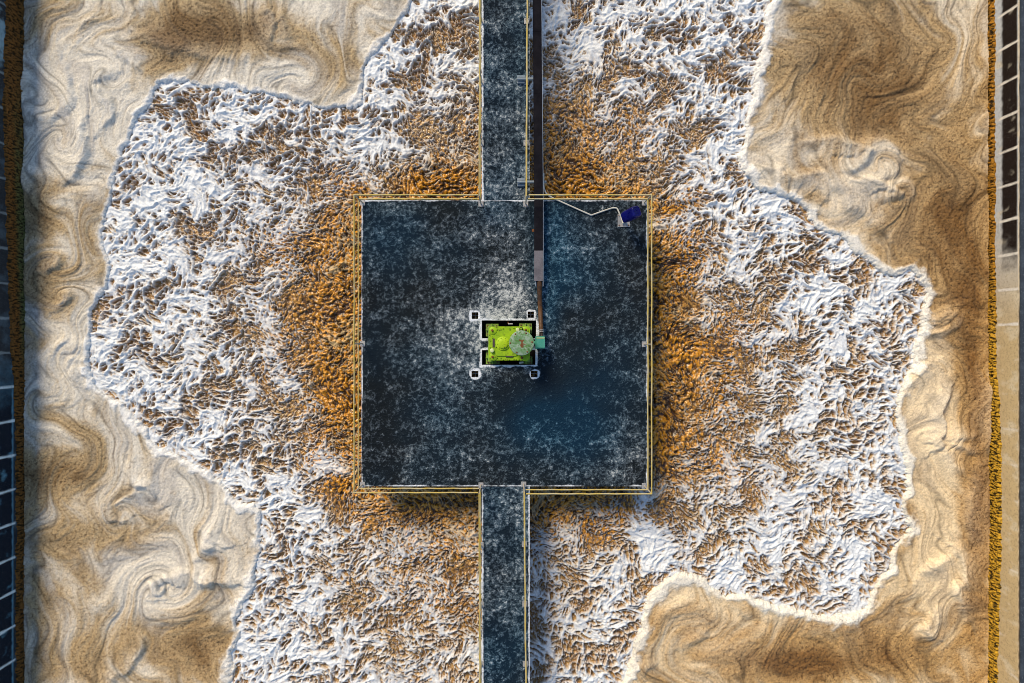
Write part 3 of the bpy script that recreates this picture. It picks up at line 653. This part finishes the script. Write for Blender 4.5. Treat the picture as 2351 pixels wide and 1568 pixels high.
for seed, y0, y1, z, lab in ((141, DY1 + .003, 90, -.006, 'mottled concrete walkway beside the long dark cable tray'), (151, -90, DY0 - .003, -.012, 'plain mottled concrete walkway without a cable tray, mended patch at its far end')):
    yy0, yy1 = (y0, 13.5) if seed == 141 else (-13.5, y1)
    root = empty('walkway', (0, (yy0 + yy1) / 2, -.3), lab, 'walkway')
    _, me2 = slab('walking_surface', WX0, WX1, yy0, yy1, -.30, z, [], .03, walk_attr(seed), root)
    link('slab_edge', me2, MSIDE, root)
    bm = bmesh.new(); ya_, yb_ = (13.503, 90) if seed == 141 else (-90, -13.503); box(bm, WX0, WX1, ya_, yb_, -.3, z)
    obj('far_span', bm, MSIDE, root)

# ------------------------------------------------------------------ railings
RT, RM, RR_ = 1.10, .55, .021
def post(root, x, y, plate_dir=(0, 0), top=RT):
    bm = bmesh.new(); tube(bm, [(x, y, .012), (x, y, top - .005)], .021); p = obj('post', bm, M['post'], root, True)
    bm = bmesh.new(); px_, py_ = x + plate_dir[0] * .03, y + plate_dir[1] * .03
    box(bm, px_ - .075, px_ + .075, py_ - .085, py_ + .085, .002, .014)
    for sx in (-.05, .05):
        for sy in (-.06, .06): cyl(bm, (px_ + sx, py_ + sy), .011, .011, .0145, .026, 6)
    b = obj('base_plate', bm, M['plate'], None); b.parent = p; b.location = (0, 0, 0); b.parent = p
    return p
def railing(label, path, posts, group='yellow guard rails round the platform and walkways'):
    root = empty('guard_rail', (path[0][0], path[0][1], 0), label, 'railing', group)
    for nm, z in (('top_rail', RT), ('mid_rail', RM)):
        bm = bmesh.new()
        for a, b in zip(path, path[1:]):
            n = 14; pts = []
            for i in range(n + 1):
                q = i / n; w = math.sin(math.pi * q) * .007
                pts.append((a[0] + (b[0] - a[0]) * q + w * math.sin(i * 1.7), a[1] + (b[1] - a[1]) * q + w * math.cos(i * 2.3), z + w * math.sin(i)))
            tube(bm, pts, RR_)
        for a in path[1:-1]:
            r = bmesh.ops.create_uvsphere(bm, u_segments=10, v_segments=8, radius=RR_ * 1.12); bmesh.ops.translate(bm, verts=r['verts'], vec=(*a, z))
        obj(nm, bm, M['rail'], root, True)
    for x, y in posts: post(root, x, y)
xl, xr = px(832.3), px(1479.2); yt, yb = py(465.3), py(1112.5)
def along(a, b, n): return [(a[0] + (b[0] - a[0]) * i / n, a[1] + (b[1] - a[1]) * i / n) for i in range(n + 1)]
wl0, wl1 = px(1104.3), px(1106.3)
pl = [(wl0 - .03, yt), (xl, yt), (xl, yb), (px(1104) - .03, yb)]
railing('yellow guard rail round the platform side without the blue can', pl, [pl[1]] + along(pl[1], pl[2], 2)[1:])
pr = [(px(1209) + .035, yt), (xr, yt), (xr, py(1115.3)), (px(1203) + .04, py(1115.3))]
railing('yellow guard rail round the platform side with the blue can, crossed by the cable tray', pr, [pr[1]] + along(pr[1], pr[2], 2)[1:])
w1 = [(wl0, py(468)), (px(1106), 13.4)]
railing('yellow guard rail on the walkway side opposite the cable tray', w1, along(w1[0], w1[1], 5))
w2 = [(px(1207), py(468)), (px(1210.5), 13.4)]
railing('yellow guard rail between the walkway and the cable tray', w2, along(w2[0], w2[1], 5))
w3 = [(px(1104.3), py(1114)), (px(1106), -13.4)]
railing('yellow guard rail standing over the white chipped edge of the plain walkway', w3, along(w3[0], w3[1], 5))
w4 = [(px(1202.5), py(1112)), (px(1208.6), -13.4)]
railing('yellow guard rail set in from the edge of the plain walkway', w4, along(w4[0], w4[1], 5))

# ------------------------------------------------------------------ cable tray and its supports
TZ = .30
def tray_x(v, off): return px(np.interp(v, [-200, 0, 459, 645], [1221.2, 1222.9, 1226.6, 1226.3]) + off, TZ)
def strip(bm, v0, v1, o0, o1, z0, z1, n=1):
    for i in range(n):
        va, vb = v0 + (v1 - v0) * i / n, v0 + (v1 - v0) * (i + 1) / n
        ps = [(tray_x(va, o0), py(va, TZ)), (tray_x(va, o1), py(va, TZ)), (tray_x(vb, o1), py(vb, TZ)), (tray_x(vb, o0), py(vb, TZ))]
        prism(bm, ps, z0, z1)
tray = empty('cable_tray', P(1236, 400, .1), 'long dark covered cable tray running from the walkway onto the platform', 'cable tray')
segs = [(-250, -70), (-69.6, 72), (72.4, 215), (215.4, 358), (358.4, 500), (500.4, 575), (575.3, 645)]
for i, (a, b) in enumerate(segs):
    bm = bmesh.new(); strip(bm, a, b, 0, 19.8, TZ - .02 + .002 * (i % 2), TZ + .002 * (i % 2), 3)
    c = obj('cover', bm, M['tray'] if i < 6 else M['tray_end'], tray, bevel=0)
bm = bmesh.new(); strip(bm, -250, 657, 20.1, 21.3, TZ - .14, TZ - .012, 8); strip(bm, -250, 657, 3.2, 4.5, TZ - .14, TZ - .026, 8); strip(bm, -250, 657, 4.5, 20.1, TZ - .15, TZ - .135, 8)
obj('channel', bm, M['channel'], tray)
for v in (500, 620):
    bm = bmesh.new(); strip(bm, v, v + 4, 5, 19, .001, TZ - .151); obj('foot', bm, M['channel'], tray)
bm = bmesh.new(); strip(bm, 524, 530, -5, 3.15, .10, .16); obj('side_clip', bm, M['rust'], tray)
for v, lab in ((181.5, 'blue-grey steel support bracket under the cable tray, the one farther from the platform'), (417.8, 'blue-grey steel support bracket under the cable tray, next to the platform')):
    y = py(v, .1); rt = empty('tray_bracket', (px(1196), y, 0), lab, 'bracket', 'brackets carrying the cable tray')
    bm = bmesh.new(); tube(bm, [(px(1187, .1), y, .10), (px(1253.5, .1), y, .10)], .045, 14); obj('pipe', bm, M['bracket'], rt, True)
    bm = bmesh.new(); tube(bm, [(px(1252.6, .1), y, .10), (px(1254.2, .1), y, .10)], .052, 14); obj('end_cap', bm, M['plate'], rt, True)
    bm = bmesh.new(); box(bm, px(1187.3), px(1205), y - .115, y + .115, -.004, .012); box(bm, px(1187.5), px(1204.8), y + .046, y + .11, .0125, .12); box(bm, px(1187.5), px(1204.8), y - .105, y - .05, .0125, .065)
    obj('saddle', bm, M['bracket'], rt, bevel=.006)
# brown pipe from the tray to the motor
pts = smooth_line([P(1237.5, 640, .21), P(1238.4, 655, .21), P(1239.6, 690, .16), P(1240.6, 715, .14), P(1241.8, 745, .26), P(1242.6, 758, .30)], 6)
cp = empty('cable_pipe', P(1240, 700, 0), 'thick rust brown pipe from the cable tray end to the teal box', 'pipe')
bm = bmesh.new(); tube(bm, pts, [.082 - .022 * i / (len(pts) - 1) for i in range(len(pts))], 18); obj('pipe_body', bm, M['pipe'], cp, True)
bm = bmesh.new()
for dv, r in ((-.5, .075), (3, .078)):
    tube(bm, [P(1242.6, 757 + dv, .30), P(1242.7, 759 + dv, .30)], r, 18)
obj('collar', bm, M['plate'], cp, True)
for du in (-2.2, 2.4):
    bm = bmesh.new(); tube(bm, [P(1242.5 + du, 759, .30), P(1242 + du, 768, .36), P(1241 + du, 778, .40)], .024, 10); obj('cable', bm, M['pipe'], cp, True)

# ------------------------------------------------------------------ blue can over the control post
bp = P(1432, 506)
cpz = empty('control_post', bp, 'short steel post on a square bolted plate under the blue can', 'post')
bm = bmesh.new(); box(bm, bp.x - .185, bp.x + .185, bp.y - .20, bp.y + .185, .002, .018); obj('base_plate', bm, M['plate'], cpz)
for sx in (-1, 1):
    for sy in (-1, 1):
        bm = bmesh.new(); cyl(bm, (bp.x + sx * .145, bp.y + sy * .15), .02, .018, .0185, .045, 6); obj('bolt', bm, M['rust'], cpz)
bm = bmesh.new(); tube(bm, [(bp.x + .0, bp.y - .02, .0185), (bp.x + .02, bp.y, .55), (bp.x + .10, bp.y + .01, .78)], .045, 14); obj('pole', bm, M['rust'], cpz, True)
def can_mesh():
    bm = bmesh.new(); rings = []
    for z, s in ((-.30, .86), (-.29, .93), (-.26, .97), (-.15, .985), (0, 1), (.15, 1.0), (.245, .985), (.275, .95), (.292, .88), (.298, .78), (.282, .74), (.280, .3)):
        rings.append([bm.verts.new((x * s, y * s, z)) for x, y in rrect(-.145, .145, -.165, .165, .075, 7)])
    n = len(rings[0])
    for a, b in zip(rings, rings[1:]):
        for i in range(n): bm.faces.new((a[i], a[(i + 1) % n], b[(i + 1) % n], b[i]))
    bm.faces.new(rings[-1]); bm.faces.new(list(reversed(rings[0])))
    for x, y, l, a in ((-.05, .03, .07, 20), (.0, .035, .06, -60), (.05, .02, .06, 70), (-.03, -.05, .06, 10), (.04, -.055, .05, 100)):      # moulded ribs on the can's base
        box(bm, x - l / 2, x + l / 2, y - .008, y + .008, .279, .290, Matrix.Rotation(R(a), 3, 'Z'), (x, y, .28))
    return bm
top = P(1459.2, 486.5, 1.02); bot = P(1438.5, 497.5, .62)
ax = (top - bot).normalized()
can = obj('jerrycan', can_mesh(), M['blue'], None, True)
yv = Vector((-.30, .95, 0)); xv = yv.cross(ax).normalized(); yv = ax.cross(xv).normalized()
can.matrix_world = Matrix.Translation((top + bot) / 2) @ Matrix((xv, yv, ax)).transposed().to_4x4()
tag(can, 'blue plastic can tipped upside down over the control post', 'can')
wp = smooth_line([P(1248, 398, .15), P(1248, 425, .15), P(1250.5, 437, .14), P(1256, 446, .12), P(1270, 455, .06), P(1290, 464, .03), P(1357, 494, .03)], 5) + smooth_line([P(1358, 494, .03), P(1395, 481, .03), P(1408, 477.5, .03), P(1416, 478.5, .03), P(1420, 485, .035), P(1427, 503, .05), P(1430.5, 513, .10)], 5)
bm = bmesh.new(); tube(bm, wp, .024, 10)
tag(obj('conduit', bm, M['white'], None, True), 'thin white conduit bent across the deck from the cable tray to the blue can', 'conduit')

# ------------------------------------------------------------------ the drive unit in the middle
dc = mc(820, 770, 0)
drv = empty('aerator_drive', dc, 'lime green gearbox with a weathered round motor in the middle of the platform', 'machine')
def mrect(c0, c1, r0, r1, z): a = mc(c0, r1, z); b = mc(c1, r0, z); return a.x, b.x, a.y, b.y
def hexbolt(cx, cy, z, r=.018, h=.022, mat='lime_lt', nm='bolt'):
    p = mc(cx, cy, z); bm = bmesh.new(); cyl(bm, p, r * 1.35, r * 1.35, z + .0005, z + .006, 12); cyl(bm, p, r, r * .92, z + .0055, z + h, 6); return obj(nm, bm, M[mat], drv)
for c0, c1, r0, r1 in ((500, 675, 505, 680), (965, 1142, 500, 640), (500, 690, 893, 1065), (968, 1148, 960, 1062)):   # feet in the pits
    x0, x1, y0, y1 = mrect(c0, c1, r0, r1, -.1); bm = bmesh.new(); box(bm, x0, x1, y0, y1, -.14, -.10); 
    xm = (x0 + x1) / 2; ym = (y0 + y1) / 2
    box(bm, xm - .012, xm + .012, y0, y1, -.0995, .06); box(bm, x0, xm - .0125, ym - .012, ym + .012, -.0995, .03); box(bm, xm - .12, xm + .12, ym - .1, ym + .1, -.899, -.141)
    f = obj('foot', bm, M['frame'], drv)
    for sx in (.14, .86):
        for sy in (.16, .84):
            bm = bmesh.new(); cyl(bm, (x0 + (x1 - x0) * sx, y0 + (y1 - y0) * sy), .024, .022, -.0995, -.06, 6); b = obj('foot_bolt', bm, M['rust'], None); b.parent = f; b.location = (0, 0, 0)
x0, x1, y0, y1 = mrect(480, 1165, 690, 885, 0)
bm = bmesh.new()
bm.free()
for cc in (560, 1080):
    bm = bmesh.new(); a, b, c, d = mrect(cc - 30, cc + 30, 540, 1030, 0); box(bm, a, b, c, d, .004, .13); obj('base_beam', bm, M['frame'], drv)
Z1 = .30
o0, o1, q0, q1 = mrect(547, 1108, 548, 1010, Z1)
bm = bmesh.new(); prism(bm, rrect(o0, o1, q0, q1, .07), .131, Z1 - .04); obj('gearbox_body', bm, M['lime'], drv, bevel=.012)
bm = bmesh.new(); prism(bm, rrect(o0 - .012, o1 + .012, q0 - .012, q1 + .012, .08), Z1 - .0395, Z1); obj('top_flange', bm, M['lime'], drv, bevel=.008)
for cx, cy, r in ((598, 603, .115), (606, 962, .118), (1052, 592, .10), (1048, 975, .105)):
    p = mc(cx, cy, Z1); bm = bmesh.new(); lathe(bm, p, [(r + .015, .08), (r + .015, .10), (r, .12), (r, Z1 + .012), (r - .012, Z1 + .02)], 30); obj('corner_lug', bm, M['lime'], drv, True)
for cx, cy in ((590, 597), (592, 966), (1055, 590), (1000, 978)):
    p = mc(cx, cy, Z1); bm = bmesh.new(); cyl(bm, p, .036, .036, Z1 + .0205, Z1 + .03, 20); cyl(bm, p, .024, .02, Z1 + .0295, Z1 + .075, 6); obj('anchor_bolt', bm, M['rust'], drv)
a, b, c, d = mrect(628, 945, 674, 952, Z1 + .03)
bm = bmesh.new(); prism(bm, rrect(a, b, c, d, .09), Z1 + .0005, Z1 + .03); obj('inspection_cover', bm, M['lime'], drv, bevel=.008)
p = mc(737, 780, Z1 + .1)
bm = bmesh.new(); lathe(bm, p, [(.205, Z1 + .0305), (.205, Z1 + .055), (.195, Z1 + .062), (.15, Z1 + .064), (.148, Z1 + .10), (.138, Z1 + .108), (.05, Z1 + .110)], 48); obj('round_cover', bm, M['lime_lt'], drv, True)
for i in range(9):
    a_ = R(40 * i + 12); hexbolt(737 + 79 * math.cos(a_), 780 + 79 * math.sin(a_), Z1 + .0635, .011, .016)
hexbolt(750, 786, Z1 + .1105, .010, .014, 'lime'); hexbolt(757, 838, Z1 + .1105, .012, .02, 'dark')
for cx, cy in ((652, 583), (703, 580), (738, 567), (827, 566), (885, 562), (585, 640), (585, 682), (560, 738), (558, 830), (655, 978), (705, 982), (740, 1000), (823, 1000), (885, 998), (915, 1000), (590, 700), (645, 838), (960, 1000)):
    hexbolt(cx, cy, Z1, .020 if cx != 827 else .018, .03, 'lime')
for c0, c1, r0, r1 in ((593, 623, 711, 833), (776, 876, 951, 970)):
    a, b, c, d = mrect(c0, c1, r0, r1, Z1 + .03); bm = bmesh.new(); box(bm, a, b, c, d, Z1 + .001, Z1 + .006 if c0 < 700 else Z1 + .036); obj('nameplate', bm, M['dark'], drv)
p = mc(585, 878, Z1 + .1); bm = bmesh.new(); lathe(bm, p, [(.03, Z1 + .0005), (.03, Z1 + .05), (.062, Z1 + .055), (.064, Z1 + .085), (.05, Z1 + .11), (.02, Z1 + .118)], 28); obj('breather_cap', bm, M['cream'], drv, True)
p = mc(944, 588, Z1 + .1); bm = bmesh.new(); lathe(bm, p, [(.03, Z1 + .0005), (.03, Z1 + .05), (.06, Z1 + .055), (.06, Z1 + .085), (.045, Z1 + .105), (.02, Z1 + .11)], 28); obj('breather_cap', bm, M['cream'], drv, True)
p = mc(992, 574, Z1 + .15); bm = bmesh.new(); lathe(bm, p, [(.05, Z1 + .0005), (.05, Z1 + .14), (.045, Z1 + .15)], 28); obj('oil_filler', bm, M['black'], drv, True)
bm = bmesh.new(); lathe(bm, p, [(.028, Z1 + .1505), (.028, Z1 + .165), (.022, Z1 + .17)], 24); obj('filler_cap', bm, M['lime'], drv, True)
a, b, c, d = mrect(962, 1026, 1033, 1060, .1); bm = bmesh.new(); box(bm, a, b, c, d, -.05, .0, Matrix.Rotation(R(8), 3, 'Z'), ((a + b) / 2, (c + d) / 2, 0)); obj('oil_lever', bm, M['white'], drv, bevel=.006)
bm = bmesh.new(); tube(bm, [mc(808, 509, .02), mc(872, 509, .02)], .022, 12); obj('drain_rod', bm, M['plate'], drv, True)
bm = bmesh.new(); tube(bm, [mc(808, 470, -.1), mc(812, 509, -.02)], .016, 8); obj('drain_rod', bm, M['rust'], drv, True)
# motor
ZM = 1.06
mp = mc(997, 772, ZM); mb = mc(992, 772, Z1)
bm = bmesh.new()
prof = [(.26, Z1 + .0005), (.27, Z1 + .05), (.225, Z1 + .08), (.225, Z1 + .12)]
lathe(bm, mp, prof, 48); obj('motor_flange', bm, M['motor'], drv, True)
bm = bmesh.new(); n = 40; pr_ = []
for i in range(n * 2): r = .285 if i % 2 else .245; pr_.append((mp.x + r * math.cos(math.pi * i / n), mp.y + r * math.sin(math.pi * i / n)))
prism(bm, pr_, Z1 + .1205, ZM - .16); motor = obj('motor_body', bm, M['motor'], drv)
bm = bmesh.new(); lathe(bm, mp, [(.355, ZM - .1595), (.362, ZM - .03), (.356, ZM - .012), (.335, ZM - .002), (.20, ZM), (.05, ZM)], 72); fan = obj('fan_cover', bm, M['motor'], drv, True)
for cx, cy in ((910, 648), (1060, 636), (1143, 760), (1077, 896), (930, 906), (840, 775)):
    p = mc(cx, cy, ZM); bm = bmesh.new(); lathe(bm, p, [(.024, ZM + .0005), (.024, ZM + .004), (.013, ZM + .006), (.013, ZM + .018)], 14); b = obj('rusty_screw', bm, M['rust'], None); b.parent = fan; b.location = (0, 0, 0)
rp = [(958, 735), (970, 722), (990, 728), (1002, 738), (1020, 724), (1034, 730), (1022, 748), (1012, 765), (1026, 782), (1024, 822), (1012, 838), (996, 836), (978, 812), (982, 790), (996, 772), (984, 752)]
bm = bmesh.new(); prism(bm, [tuple(mc(a, b, ZM)[:2]) for a, b in reversed(rp)], ZM + .0005, ZM + .004); b = obj('rust_patch', bm, M['rust'], None); b.parent = fan; b.location = (0, 0, 0)
bm = bmesh.new(); p = mc(1044, 795, ZM); cyl(bm, p, .018, .018, ZM + .0005, ZM + .003, 12); b = obj('rust_patch', bm, M['rust'], None); b.parent = fan; b.location = (0, 0, 0)
# teal terminal box on the motor's side
zb = .55
a, b, c, d = mrect(1190, 1322, 678, 858, zb); bm = bmesh.new(); prism(bm, rrect(a, b, c, d, .03), zb - .22, zb - .03); jb = obj('terminal_box', bm, M['teal_dk'], drv, bevel=.008)
a2, b2, c2, d2 = mrect(1206, 1322, 712, 838, zb); bm = bmesh.new(); prism(bm, rrect(a2, b2, c2, d2, .02), zb - .0295, zb + .01); j2 = obj('lid', bm, M['teal'], None, bevel=.008); j2.parent = jb; j2.location = (0, 0, 0)
a2, b2, c2, d2 = mrect(1206, 1318, 697, 709, zb); bm = bmesh.new(); box(bm, a2, b2, c2, d2, zb - .0295, zb - .005); j3 = obj('hinge', bm, M['cream'], None); j3.parent = jb; j3.location = (0, 0, 0)
bm = bmesh.new(); a2 = mc(1180, 772, .45); tube(bm, [(mp.x + .24, mp.y, .45), (a + .01, mp.y, .45)], .05, 12); obj('box_neck', bm, M['teal_dk'], drv, True)
bm = bmesh.new(); x0, x1, y0, y1 = mrect(1130, 1200, 690, 880, 0); box(bm, a + .03, b - .03, c + .05, d - .05, .002, zb - .2205); obj('box_stand', bm, M['frame'], drv)
